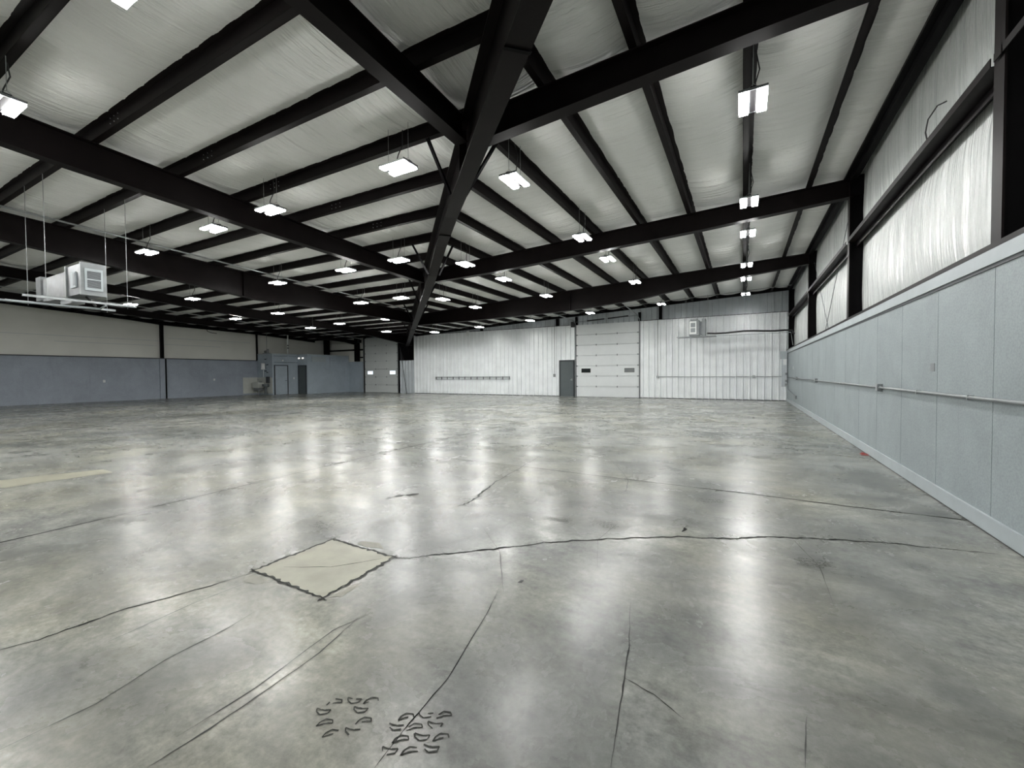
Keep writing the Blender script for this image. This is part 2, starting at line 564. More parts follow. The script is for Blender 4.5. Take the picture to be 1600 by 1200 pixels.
# ------------------------------------------------------------------ rafters
def rafter(name, st, fwid, label, n_out, stiff=(), splice=(), cat='beam', group=None, mat='steel'):
    """st: list of (x, y, ztop, zbot); built as web, top flange, bottom flange"""
    root = empty(name, (st[0][0], st[0][1], 0))
    loc = Vector(root.location)
    tag(root, label, cat, group)
    n = Vector(n_out).normalized()
    P = [(Vector((a, b, 0))-loc, zt, zb) for a, b, zt, zb in st]
    T = .016
    def ribbon(half, f_lo, f_hi):
        mb = MB()
        for (p, zt, zb), (q, yt, yb) in zip(P[:-1], P[1:]):
            lo0, hi0, lo1, hi1 = f_lo(zt, zb), f_hi(zt, zb), f_lo(yt, yb), f_hi(yt, yb)
            mb.hexa([p-n*half+Vector((0, 0, lo0)), p+n*half+Vector((0, 0, lo0)), q+n*half+Vector((0, 0, lo1)), q-n*half+Vector((0, 0, lo1)),
                     p-n*half+Vector((0, 0, hi0)), p+n*half+Vector((0, 0, hi0)), q+n*half+Vector((0, 0, hi1)), q-n*half+Vector((0, 0, hi1))])
        return mb
    ribbon(.006, lambda t, b: b+T, lambda t, b: t-T).build('web', mat, root)
    ribbon(fwid/2, lambda t, b: t-T, lambda t, b: t).build('top_flange', mat, root)
    ribbon(fwid/2, lambda t, b: b, lambda t, b: b+T).build('bottom_flange', mat, root)
    def at(s):
        # s = distance along plan
        acc = 0
        for (p, zt, zb), (q, yt, yb) in zip(P[:-1], P[1:]):
            L = (q-p).length
            if acc+L >= s:
                t = (s-acc)/L
                return p.lerp(q, t), zt+(yt-zt)*t, zb+(yb-zb)*t, (q-p).normalized()
            acc += L
        return P[-1][0], P[-1][1], P[-1][2], (P[-1][0]-P[-2][0]).normalized()
    for s in stiff:
        p, zt, zb, d = at(s)
        MB().bar(p+Vector((0, 0, zb+T)), p+Vector((0, 0, zt-T)), fwid*.96, .012, up=tuple(d)).build('stiffener', mat, root)
    for s in splice:
        p, zt, zb, d = at(s)
        a = p-d*.02+Vector((0, 0, zb-.008))
        MB().bar(a, a+d*.04, fwid+.01, .014).build('splice_plate', 'black_shaded_st', root)
    return root

gr = 'tapered steel roof beams'
lp = lambda a, b, t: a+(b-a)*t
# right-slope beams run across the hall at fixed y
def right_beam(y, bots, label, **kw):
    st = [(x, y, zr(x)-.005, zb) for x, zb in bots]
    return rafter('roof_beam', st, .2, label, (0, 1, 0), group=gr, **kw)

right_beam(5.15, [(1.98, 4.94), (0, 4.85), (xv(5.15)+.14, 4.63)], 'dark steel roof beam on the right slope nearest the camera', stiff=(.6,))
right_beam(10.95, [(1.95, 4.92), (-.8, 4.72), (-6.4, 4.42), (xv(10.95)+.14, 4.36)], 'dark steel roof beam on the right slope, second from the camera')
right_beam(17.0, [(1.95, 4.93), (-1.7, 4.54), (-3.55, 4.25), (-5.98, 4.06), (-7.3, 4.01), (-11, 3.95), (xv(17)+.14, 3.92)],
           'deep dark roof beam on the right slope before the far wall', stiff=(8.35,))
# end frame under the far eave
st = [(x, YF-.28, zr(x)+.19, zr(x)-.03) for x in (1.95, -5, -12, -21.0)]
rafter('roof_beam', st, .12, 'shallow dark end beam above the white ribbed far wall', (0, 1, 0), group=gr, mat='black_shaded_st')

def left_beam(x, bots, label, **kw):
    st = [(x, y, zl(y)-.005, zb) for y, zb in bots]
    return rafter('roof_beam', st, .2, label, (1, 0, 0), group=gr, **kw)

left_beam(-3.55, [(-10, 5.1), (2.4, 4.76), (yv(-3.55)-.14, 4.68)], 'dark steel roof beam on the left slope nearest the camera')
left_beam(-9.17, [(-10, 5.1), (.5, 4.75), (2.5, 4.62), (5.4, 4.5), (8.6, 4.42), (yv(-9.17)-.14, 4.36)],
          'dark steel roof beam on the left slope, second from the camera')
left_beam(-14.7, [(-10, 4.9), (0, 4.65), (2.95, 4.47), (5.2, 4.27), (6.55, 4.17), (8.65, 3.98), (11.1, 4.03), (13.5, 4.02), (yv(-14.7)-.14, 3.98)],
          'deep dark roof beam on the left slope passing behind the duct heater', stiff=(18.2,))
left_beam(-21.4, [(-10, 5.0), (0, 4.85), (7.6, 4.57), (10.5, 4.32), (14, 4.15), (17.4, 4.1), (20.3, 3.9), (22.9, 3.62), (23.9, 3.5)],
          'deep dark roof beam on the left slope, fourth from the camera')
left_beam(-27.3, [(-10, 5.0), (0, 4.85), (7, 4.62), (12, 4.35), (18, 4.15), (22.9, 3.95), (23.9, 3.8)],
          'dark roof beam on the left slope ending over the far left door')
st = [(-31.18, y, zl(y)+.17, zb) for y, zb in ((-10, 5.2), (6.2, 4.93), (11, 4.66), (12.5, 4.52), (18.4, 4.38), (23.1, 4.10))]
rafter('roof_beam', st, .2, 'dark roof beam running along the left wall', (1, 0, 0), group=gr, mat='black_shaded_st')

# valley beam
vb = [(-.9, 4.24), (2.0, 4.22), (4.0, 4.27), (6.5, 4.32), (7.7, 4.26), (9.2, 4.06), (10.8, 3.95), (13.5, 3.85), (17, 3.72), (20, 3.58), (23.5, 3.45)]
st = [(xv(y), y, min(zl(y), 5.4)-.03, zb) for y, zb in vb]
vroot = rafter('valley_beam', st, .24, 'massive dark diagonal valley beam crossing the roof from overhead to the far corner', (.98, 1, 0),
               stiff=(8.6, 17.0, 25.2), splice=(6.0, 11.3, 25.0), cat='beam')
# vertical end plates and kicker braces along the valley
def brace(a, b, label):
    tag(MB().bar(a, b, .045, .045).build('kicker_brace', 'black_shaded_st'), label, 'brace', 'diagonal braces beside the valley beam')
bi = 0
words = ['nearest the camera', 'second from the camera', 'third from the camera', 'fourth from the camera', 'fifth from the camera', 'nearest the far corner']
for s, (y, dz) in enumerate([(2.9, 0), (5.9, 0), (8.9, 0), (12.0, 0), (15.2, 0), (18.6, 0)]):
    x = xv(y)
    zb = 4.0 if y > 8 else 4.4
    if y > 14:
        zb = 3.85
    # right side: to the purlins on the right slope
    px = min(purR, key=lambda q: abs(q-(x+.55)))
    brace((x+.09, y+.09, zb), (px, yv(px)+.75, zr(px)-.005), 'thin dark brace right of the valley beam, ' + words[s])
    py = min(purL, key=lambda q: abs(q-(y-.55)))
    brace((x-.09, y-.09, zb), (xv(py)-.75, py, zl(py)-.005), 'thin dark brace left of the valley beam, ' + words[s])
# valley column
cx, cy = -21.9, YF-.02
vc = empty('corner_column', (cx, cy, WH))
tag(vc, 'massive black column under the valley beam in the far corner, above the wainscot', 'column')
MB().box(-.42, .42, -.05, .0, .02, 2.2).build('outer_flange', 'black_shaded_st', vc)
MB().hexa([(-.30, -.16, .02), (.30, -.16, .02), (.30, -.05, .02), (-.30, -.05, .02),
           (-.30, -.85, 1.5), (.42, -.85, 1.5), (.42, -.05, 1.5), (-.30, -.05, 1.5)]).build('knee', 'black_shaded_st', vc)
MB().box(-.34, .34, -.2, 0, 0, .02).build('base_plate', 'black_shaded_st', vc)

# ------------------------------------------------------------------ right wall
def panels(x, y0, y1, z0, z1, pitch, off, th, side):
    """boards with open hairline seams"""
    mb = MB()
    y = y0
    e = off
    while e <= y0+.02:
        e += pitch
    while y < y1-.01:
        ny = min(e, y1)
        mb.box(min(x, x+th*side), max(x, x+th*side), y+.004, ny-.004, z0, z1)
        y = ny
        e += pitch
    mb.box(min(x+th*side, x+th*side*1.6), max(x+th*side, x+th*side*1.6), y0, y1, z0, z1)
    return mb

wr = struct(panels(XR, YB, YF, 0, WH-.17, 1.17, 5.06-1.17*20, .02, 1).build('wall_right', 'paint'), 'blue-grey painted board wainscot of the right wall')
MB().box(XR-.022, XR+.03, YB, YF, WH-.17, WH-.045).build('cap_board', 'trim', wr)
MB().box(XR-.010, XR+.012, YB, YF, WH-.20, WH-.17).build('cap_shade_strip', 'framedk', wr)  # solid dark strip painting the shade under the cap board
MB().box(XR-.024, XI+.1, YB, YF, WH-.045, WH).build('base_angle', 'steel', wr)
bb = struct(MB().box(XR-.02, XR, YB, YF, .012, .145).build('baseboard_right', 'trim'), 'pale grey baseboard along the right wall')
MB().box(XR-.024, XR, YB, YF, .135, .15).build('bevel', 'trim', bb)
MB().box(XR-.017, XR+.01, YB, YF, 0, .012).build('floor_gap', 'black', bb)
# insulation of the upper wall, bulging between columns and girt
colY = [-6.7, -.75, 5.15, 10.95, 17.0, 23.75]
def insulation():
    ys, rows = [], []
    e = [YB] + colY + [YF+.3]
    for a, b in zip(e[:-1], e[1:]):
        n = 130
        for k in range(n):
            ys.append((a+(b-a)*k/n, k/n))
    ys.append((e[-1], 0))
    rnd = random.Random(3)
    zs = [WH-.01+(5.62-WH)*j/22 for j in range(23)]
    ph = [rnd.uniform(0, 6.28) for _ in range(6)]
    for y, t in ys:
        r = []
        for z in zs:
            tz = (z-WH)/1.5 if z < 3.97 else (z-3.97)/1.6
            tz = max(0, min(1, tz))
            bul = .07*math.sin(PI*t)**.4*math.sin(PI*tz)**.5
            wv = .020*mn.noise((y*5.2, z*.35, 3))+.014*mn.noise((y*13, z*.6, 7))+.02*mn.noise((y*.9, z*1.3, 11))
            r.append((XI+.06-bul-wv*math.sin(PI*tz), y, z))
        rows.append(r)
    return MB().grid(rows)
insulation().build('insulation', 'vinylW', wr, smooth=True)
# right columns
names = ['behind the camera', 'just behind the camera', 'nearest the camera at the right edge', 'second from the camera', 'third from the camera', 'in the far right corner']
for i, y in enumerate(colY):
    c = empty('wall_column', (XR+.03, y, 0))
    tag(c, 'dark steel wall column on the right wall, ' + names[i], 'column', 'steel columns of the right wall')
    MB().box(0, .016, -.085, .085, WH, 5.25).build('inner_flange', 'steel', c)
    MB().box(.016, .36 if i == 2 else .24, -.008, .008, WH, 5.25).build('web', 'black_shaded_st', c)  # web in the darker steel, its shade put into the colour
    MB().box(-.01, .2, -.14, .14, WH, WH+.02).build('base_plate', 'steel', c)
    if i < 5:
        MB().box(.02, .30, -.10, .10, 4.92, 5.32).build('knee_plate', 'black_shaded_st', c)
# girts between columns: horizontal web, inner lip up, outer flange down
for i in range(1, 5):
    y0, y1 = colY[i]+.09, colY[i+1]-.09
    g = MB().box(XR+.006, XR+.014, y0, y1, 4.0, 4.07)
    if i > 1:
        g.box(XR+.006, XI+.10, y0, y1, 3.992, 4.0).box(XI-.06, XI-.05, y0, y1, 3.90, 3.992)
    else:
        g.box(XR+.006, XR+.014, y0+5.7, y1+.12, 4.0, 4.07)
    tag(g.build('wall_girt', 'steel'), 'horizontal steel girt on the right wall, %s bay from the far corner' % ORD[4-i], 'girt', 'girts of the right wall')
g = MB().box(1.88, 1.98, .2, YF-.3, 5.20, 5.34).box(1.80, 1.89, .2, YF-.3, 5.30, 5.34)
tag(g.build('eave_strut', 'black_shaded_st'), 'dark eave strut along the top of the right wall', 'beam')
# x bracing rods in the bay between third and fourth columns
for a, b, t in (((XI-.05, 11.1, 5.2), (XI-.05, 14.6, 2.46), 'falling towards the far wall'), ((XI-.03, 16.9, 4.95), (XI-.03, 14.1, 2.46), 'falling towards the camera')):
    tag(MB().tube([a, b], .006, 6).build('brace_rod', 'framedk'), 'thin crossed bracing rod on the right wall, ' + t, 'rod', 'crossed bracing rods')
cd = MB().tube([(XR+.05, 6.79, 4.06), (XR+.03, 6.80, 4.2), (XR+.04, 6.76, 4.33), (XR+.09, 6.66, 4.42), (XR+.15, 6.6, 4.42)], .008, 6)
tag(cd.build('loose_cord', 'black'), 'short black cord sticking up above the right wall girt', 'cord')
# electrical run on the right wall
cr = empty('conduit_run', (XR, 8.3, 1.14))
tag(cr, 'galvanised conduit with outlet boxes running along the right wall', 'conduit')
cr_loc = Vector(cr.location)
MB().tube([(-.03, YB+.1-8.3, 0), (-.03, 23.4-8.3, 0)], .017, 8).build('pipe', 'galvdk', cr, smooth=True)
for y in (8.3, 14.62, 19.56):
    b = MB().box(-.062, 0, y-8.3-.055, y-8.3+.055, -.055, .055).build('outlet_box', 'galvdk', cr)
    MB().tube([(-.03, y-8.3-.10, 0), (-.03, y-8.3-.055, 0)], .022, 8).build('connector', 'galv', b)
    MB().box(-.068, -.062, y-8.3-.04, y-8.3+.04, -.045, .045).build('face_plate', 'galv', b)
for y in (5.4, 6.7, 11.2):
    MB().box(-.046, 0, y-8.3-.012, y-8.3+.012, -.022, .022).build('strap', 'galv', cr)
tag(MB().box(XR-.008, XR, 21.07, 21.17, 1.49, 1.62).box(XR-.018, XR-.008, 21.11, 21.13, 1.54, 1.57).build('wall_switch', 'white'),
    'small white switch plate on the right wall near the far corner', 'switch')
lo = MB().box(XR-.06, XR, 19.65, 19.77, .34, .46).tube([(XR-.03, 19.77, .42), (XR-.03, 21.6, .52), (XR-.03, 23.2, .6), (XR-.03, 23.35, .9)], .013, 8)
tag(lo.build('low_outlet', 'galvdk'), 'low grey outlet box and conduit near the far end of the right wall', 'outlet')
MB().box(XR-.003, XR, 6.30, 6.42, 1.38, 1.47).build('scuff', 'galvdk', wr)
ep = empty('electrical_raceway', (XR-.085, 23.55, 0))
tag(ep, 'tall grey electrical raceway in the far right corner', 'electrical box')
MB().box(-.16, .052, -.05, .2, .7, 2.0).build('trunk', 'upper', ep)
MB().box(-.2, .05, -.08, .2, 2.0, 2.35).build('upper_box', 'trim', ep)
MB().box(-.1, .02, -.12, -.05, 1.72, 1.98).build('small_box', 'white', ep)
for z in (.75, .92, 1.25):
    MB().box(-.02, .05, -.16, -.05, z, z+.1).build('junction_box', 'galvdk', ep)

# ------------------------------------------------------------------ far wall
def ribbed(x0, x1, z0, z1, y, pitch, h, phase=0):
    """vertical ribbed sheet facing -y"""
    xs = []
    x = x0
    k0 = math.floor((x0-phase)/pitch)
    pts = [(x0, 0)]
    k = k0
    while True:
        c = phase+k*pitch
        for dx, d in ((-.045, 0), (-.020, h), (.020, h), (.045, 0), (.047, -.02), (.057, -.02), (.059, 0), (.045+(pitch-.09)*.33-.012, 0), (.045+(pitch-.09)*.33, h*.3), (.045+(pitch-.09)*.33+.012, 0),  # narrow groove beside each rib, added for its dark shadow line
                      (.045+(pitch-.09)*.67-.012, 0), (.045+(pitch-.09)*.67, h*.3), (.045+(pitch-.09)*.67+.012, 0)):
            q = c+dx
            if x0 < q < x1:
                pts.append((q, d))
        k += 1
        if phase+k*pitch-.06 > x1:
            break
    pts.append((x1, 0))
    return MB().grid([[(q, y-d, z0) for q, d in pts], [(q, y-d, z1) for q, d in pts]])

LT = 4.27
x_start = xv(YF)+.75
mb = ribbed(-21.35, -9.86, 0.02, LT, YF, .305, .055)
for a in ((-9.86, -8.86, 2.2, LT), (-8.86, -8.80, 0, LT), (-5.02, 1.95, .02, LT)):
    r = ribbed(a[0], a[1], a[2], a[3], YF, .305, .055)
    n0 = len(mb.v)
    mb.v += r.v
    mb.f += [tuple(i+n0 for i in f) for f in r.f]
wb = struct(mb.build('wall_back', 'liner'), 'white ribbed metal liner of the far wall')
ribbed(-21.35, 2.2, LT-.1, 5.8, YF+.18, .305, .03, .1).build('upper_sheet', 'upper', wb)['label'] = 'grey ribbed sheet above the white liner'
for a, b in ((-21.35, -8.86), (-5.0, 1.95)):
    MB().box(a, b, YF-.045, YF+.18, LT, LT+.022).build('top_trim', 'black', wb)
for a, b in ((-21.35, -9.86), (-5.0, 1.9)):
    MB().box(a, b, YF-.05, YF+.01, 0, .03).build('base_trim', 'black', wb)
MB().box(-21.37, -21.33, YF-.06, YF+.05, 0, LT).build('corner_trim', 'liner', wb)
MB().box(-31.6, 2.6, YF+.4, YF+.5, 0, 6).build('outer_sheet', 'upper', wb)
# short end columns above the liner
for x, t in ((-10.0, 'left of the large door'), (-3.95, 'near the hanging heater'), (-15.5, 'above the wall rack')):
    c = MB().box(x-.08, x+.08, YF+.0, YF+.16, LT+.03, zr(x)+.1)
    tag(c.build('end_column', 'black_shaded_st'), 'short dark column stub above the far wall liner, ' + t, 'column', 'column stubs above the liner')

def sectional_door(name, x0, x1, h, y, mat, win_mats, label, wlabels):
    d = empty(name, ((x0+x1)/2, y, 0))
    struct(d, label)
    ww = (x1-x0)/2
    n = 7
    ph = h/n
    for i in range(n):
        mb = MB()
        z0, z1 = i*ph+.008, (i+1)*ph-.008
        mb.box(-ww, ww, -.02, .03, z0, z1)
        for g in (.25, .5, .75):
            pass
        s = mb.build('door_section', mat, d)
        if i == 2:
            for q, (cx_, wm) in enumerate(zip((-ww+.60, ww-.52), win_mats)):
                f = MB()
                W, H = .31, .15
                zc = 1.55
                f.box(cx_-W, cx_+W, -.036, -.02, zc-H, zc-H+.025).box(cx_-W, cx_+W, -.036, -.02, zc+H-.025, zc+H)
                f.box(cx_-W, cx_-W+.025, -.036, -.02, zc-H+.025, zc+H-.025).box(cx_+W-.025, cx_+W, -.036, -.02, zc-H+.025, zc+H-.025)
                f.build('window_frame', 'white', s)
                pn = MB().box(cx_-W+.025, cx_+W-.025, -.028, -.02, zc-H+.025, zc+H-.025).build('window_pane', wm, s)
                pn['label'] = wlabels[q]
        if i:
            for hx in (-ww+ww*.67, ww-ww*.66):
                MB().box(hx-.022, hx+.022, -.035, -.02, i*ph-.05, i*ph+.05).box(hx-.035, hx+.035, -.05, -.035, i*ph-.014, i*ph+.014).build('hinge', 'grille', d)
            for hx in (-ww+.05, ww-.05):
                MB().box(hx-.04, hx+.04, -.045, -.02, i*ph-.03, i*ph+.03).build('end_hinge', 'grille', d)
    MB().box(-ww-.02, ww+.02, -.03, .03, 0, .012).build('bottom_seal', 'black', d)
    return d, ww

d1, ww = sectional_door('door_1', -8.74, -5.08, LT, YF-.02, 'door', ('paneD', 'paneG'),
                        'large white sectional overhead door in the far wall', ('dark window pane', 'grey window pane'))
for s in (-1, 1):
    MB().box(s*ww-.05 if s > 0 else -ww-.09, s*ww+.09 if s > 0 else -ww+.05, .03, .12, 0, LT+.5).build('jamb', 'black_shaded_st', d1)
    MB().tube([(s*(ww+.04), -.06, .02), (s*(ww+.04), -.06, LT+.12)], .022, 8).build('track', 'galvdk', d1)
MB().tube([(ww+.04, -.06, LT+.1), (ww+.02, -.5, LT+.28), (ww-.1, -2.9, LT+.50)], .026, 8).build('high_lift_track', 'galv', d1)
MB().tube([(-ww-.04, -.06, LT+.1), (-ww-.06, -.5, LT+.24), (-ww-.25, -2.9, LT+.35)], .026, 8).build('high_lift_track', 'galv', d1)
MB().tube([(-1.15, -.05, 4.47), (-.15, -.05, 4.52), (-.12, -.05, 4.53)], .035, 10).build('torsion_spring', 'black', d1)
MB().tube([(.1, -.05, 4.53), (.6, -.05, 4.56), (1.25, -.05, 4.60)], .035, 10).build('torsion_spring', 'black', d1)
MB().tube([(-ww, -.05, 4.44), (ww, -.05, 4.60)], .013, 8).build('shaft', 'galvdk', d1)
MB().tube([(0, -.06, LT), (0, -.06, 4.97)], .02, 8).build('centre_bracket', 'galv', d1)
MB().box(-ww-.3, -ww-.05, -.12, .02, LT-.12, LT+.2).build('drum_housing', 'black', d1)

# grey personnel door
md = empty('door_2', (-9.36, YF-.02, 0))
struct(md, 'dark grey-green personnel door in the far wall')
MB().box(-.47, -.415, -.05, .08, 0, 2.19).box(.415, .47, -.05, .08, 0, 2.19).box(-.415, .415, -.05, .08, 2.13, 2.19).build('door_frame', 'framedk', md)
lf = MB().box(-.415, .415, -.01, .035, .01, 2.13).build('door_leaf', 'mandoor', md)
MB().tube([(.33, -.01, 1.0), (.33, -.06, 1.0), (.24, -.06, 1.0)], .011, 8).build('door_handle', 'galv', lf)
MB().box(.30, .36, -.018, -.01, .95, 1.08).build('lock_plate', 'galvdk', lf)
MB().box(-.415, .415, -.03, .03, 0, .01).build('threshold', 'galvdk', md)

# far left door
d3, w3 = sectional_door('door_3', -26.5, -23.0, 4.27, YF-.02, 'doorf', ('day', 'day'),
                        'pale sectional overhead door at the far left with two daylit windows', ('bright window pane', 'bright window pane'))
for s in (-1, 1):
    MB().box(min(s*w3, s*(w3+.16)), max(s*w3, s*(w3+.16)), -.05, .1, 0, 4.5).build('jamb', 'black_shaded_st', d3)
    MB().tube([(s*(w3+.08), -.08, .02), (s*(w3+.08), -.08, 4.4)], .022, 8).build('track', 'galvdk', d3)
# wall either side of door 3
wl = struct(MB().box(-28.4, -26.68, YF, YF+.1, 0, WH).box(-22.82, -21.39, YF, YF+.1, 0, WH).build('wall_back', 'paintO'), 'blue-grey wainscot beside the far left door')
wl.name = 'wall_back_left'
r = MB().box(-31.4, -26.68, YF+.16, YF+.24, WH, 5.3).build('upper_insulation', 'vinylC', wl)
MB().box(-22.82, -21.39, YF+.02, YF+.10, WH, 5.3).build('dark_recess_sheet', 'black', wl)  # flat black sheet standing in for a dark recess
ribbed(-22.80, -21.42, .02, WH, YF-.005, .305, .03, .12).build('ribbed_patch', 'upper', wl)
MB().box(-31.4, -26.66, YF+.02, YF+.12, 3.35, 3.47).box(-27.1, -26.66, YF+.02, YF+.12, 2.74, 2.84).build('girt', 'black_shaded_st', wl)
for x, w_, t in ((-27.35, .26, 'left of the far left door'), (-31.0, .32, 'in the far left corner')):
    c = MB().box(x-w_, x+w_, YF-.12, YF+.0, WH+.02, 4.4)
    tag(c.build('end_column', 'black_shaded_st'), 'black steel column above the wainscot, ' + t, 'column', 'far left end columns')
tag(MB().tube([(-21.8, YF-.1, WH+.02), (-21.8, YF-.1, 2.8)], .035, 8).tube([(-21.8, YF-.1, 2.9), (-21.8, YF-.1, 3.4)], .035, 8)
    .tube([(-21.8, YF-.1, 3.5), (-21.8, YF-.1, 4.3)], .035, 8).build('vertical_pipe', 'rod'), 'pale vertical pipe beside the black corner column', 'pipe')
tag(MB().tube([(-22.75, YF-.08, 3.6), (-22.1, YF-.08, .0)], .02, 6).build('brace_cable', 'framedk'), 'dark slanting brace beside the far left door', 'brace')
tag(MB().box(-27.0, -26.85, YF-.3, YF-.05, 3.95, 4.2).build('wall_speaker', 'black'), 'small black box high on the wall left of the far left door', 'speaker')

# wall rack, conduits and boxes on the far wall
rk = empty('wall_rack', (-16.3, YF-.04, 1.19))
tag(rk, 'long thin metal rail rack on the left half of the far wall', 'rack')
MB().box(-3.0, 3.0, -.10, -.06, -.02, .022).build('top_rail', 'galvdk', rk)
MB().box(-3.0, 3.0, -.085, -.06, -.16, -.135).build('lower_rail', 'galvdk', rk)
for k in range(13):
    x = -3+.5*k
    MB().box(x-.014, x+.014, -.08, 0, -.18, .03).build('bracket', 'galvdk', rk)
ce = empty('conduit_run', (-4.07, YF-.04, 1.17))
tag(ce, 'conduit line with boxes along the far wall right of the large door', 'conduit')
MB().tube([(0, -.03, 0), (5.9, -.03, 0)], .016, 8).build('pipe', 'galv', ce, smooth=True)
MB().tube([(0, -.03, 0), (0, -.03, 3.1)], .012, 8).build('riser', 'galvdk', ce, smooth=True)
for x in (0, 4.55):
    MB().box(x-.06, x+.06, -.07, 0, -.06, .06).build('outlet_box', 'galv', ce)
cb = empty('push_button_station', (-10.15, YF-.04, 1.27))
tag(cb, 'small grey button box with vertical conduit left of the dark personnel door', 'electrical box')
MB().box(-.06, .06, -.08, 0, -.09, .09).build('box', 'galvdk', cb)
MB().tube([(.02, -.03, .09), (.02, -.03, 3.0)], .011, 8).build('conduit', 'galvdk', cb, smooth=True)
tag(MB().box(-16.6, -16.42, YF-.16, YF-.04, 4.02, 4.34).build('wall_sensor', 'white'), 'small white box at the top edge of the white ribbed wall', 'sensor')

# ------------------------------------------------------------------ left wall and office
wL = struct(MB().box(XL-.05, XL, YB, YF, 0, WH).build('wall_left', 'paintL'), 'dim blue-grey board wainscot of the left wall')
MB().box(XL, XL+.05, YB, YF, WH, WH+.05).build('cap_board', 'framedk', wL)
MB().box(XL, XL+.015, YB, YF, 0, .08).build('base_strip', 'paintL', wL)
MB().box(XL-.16, XL-.1, YB, YF, WH, 5.5).build('upper_insulation', 'vinylC', wL)
for z, y0, y1 in ((3.55, 4, 12.5), (3.25, 8, 12.4), (3.35, 12.8, 16), (3.75, 13, 18)):
    MB().box(XL-.1, XL-.092, y0, y1, z, z+.012).build('tape_seam', 'paintO', wL)
for i, y in enumerate((-5.0, .9, 12.6, 18.4)):
    c = empty('wall_column', (XL-.06, y, 0))
    tag(c, 'thin black steel column on the left wall, %s from the camera end' % ORD[i], 'column', 'columns of the left wall')
    MB().box(0, .16, -.08 if i < 3 else -.03, .08 if i < 3 else .03, WH+.05, 4.9).build('shaft', 'black_shaded_st', c)
    if i == 2:
        MB().box(.06, .13, -.14, .12, 0, WH).build('lower_casing', 'paintL', c)
        MB().box(.06, .14, .12, .20, 0, WH).build('dark_edge', 'black_shaded_st', c)
for y, t in ((9.88, 'nearer the camera'), (15.5, 'nearer the office')):
    tag(MB().box(XL, XL+.03, y-.05, y+.05, 1.06, 1.20).build('wall_outlet', 'white'), 'tiny white outlet on the grey left wall, ' + t, 'outlet')
tag(MB().tube([(XL+.02, 15.1, 4.5), (XL+.04, 15.15, 4.35), (XL+.04, 15.4, 4.27), (XL+.05, 15.7, 4.25)], .02, 6).build('loose_cord', 'black'),
    'drooping black cord under the beam on the left wall', 'cord')

OX1, OX2, OY1, OY2, OH = -29.5, -28.4, 18.4, 20.36, 2.92
of = struct(MB().box(XL, OX1, OY1, OY2, 0, OH).box(XL, OX2, OY2, YF, 0, OH).build('wall_office', 'paintO'), 'blue-grey painted office enclosure in the far left corner')
MB().box(XL, OX1+.03, OY1-.03, OY2, OH, OH+.04).box(XL, OX2+.03, OY2-.03, YF, OH, OH+.04).build('roof_edge', 'trim', of)
MB().box(OX1, OX1+.015, OY1+.12, OY2-.02, 2.32, 2.345).build('rail', 'framedk', of)
MB().box(OX1, OX1+.015, OY1+.12, OY1+1.15, OH-.14, OH-.12).box(OX1, OX1+.015, OY1+1.25, OY2-.1, OH-.14, OH-.12).build('header_slot', 'framedk', of)
def slab_door(name, cx_, cy_, wd, ht, axis, leafmat, label, hside):
    d = empty(name, (cx_, cy_, 0), 0 if axis == 'y' else PI/2)
    struct(d, label)
    w_ = wd/2
    MB().box(-w_-.06, -w_, -.04, .02, 0, ht+.06).box(w_, w_+.06, -.04, .02, 0, ht+.06).box(-w_, w_, -.04, .02, ht, ht+.06).build('door_frame', 'framedk', d)
    l = MB().box(-w_, w_, -.02, .01, .01, ht).build('door_leaf', leafmat, d)
    MB().tube([(hside*(w_-.07), -.02, 1.0), (hside*(w_-.07), -.07, 1.0), (hside*(w_-.19), -.07, 1.0)], .013, 8).build('door_handle', 'black', l)
    return d
slab_door('door_4', OX1+.02, 19.03, .93, 2.08, 'x', 'paintO', 'grey office door with dark frame facing the hall', 1)
slab_door('door_5', -28.93, OY2-.02, .80, 2.08, 'y', 'mandoor', 'dark door in the shaded recess of the office', -1)
tag(MB().box(OX1, OX1+.02, 19.98, 20.08, 1.1, 1.24).build('wall_switch', 'white'), 'white switch plate beside the grey office door', 'switch')
tag(MB().box(OX1, OX1+.06, 19.1, 19.2, 2.42, 2.52).build('door_sensor', 'white'), 'small white sensor above the grey office door', 'sensor')
el = empty('emergency_light', (-28.95, OY2-.05, 2.62))
tag(el, 'twin-head emergency light above the dark office door', 'lamp')
MB().box(-.14, .14, -.04, .04, -.05, .07).build('housing', 'trim', el)
for s in (-1, 1):
    MB().tube([(s*.22, -.02, .05), (s*.22, -.12, .03)], .06, 12).build('lamp_head', 'elamp', el)
gl = MB().box(OX2, OX2+.03, 20.75, 21.95, 2.42, 2.78)
tag(gl.build('wall_grille', 'trim'), 'pale rectangular vent panel high on the office side wall', 'vent')
tag(MB().box(OX2, OX2+.02, 22.3, 22.38, 2.0, 2.8).box(OX2, OX2+.02, 22.38, 22.8, 2.5, 2.54).build('wall_conduit', 'paintL'), 'thin painted conduit on the office side wall', 'conduit')

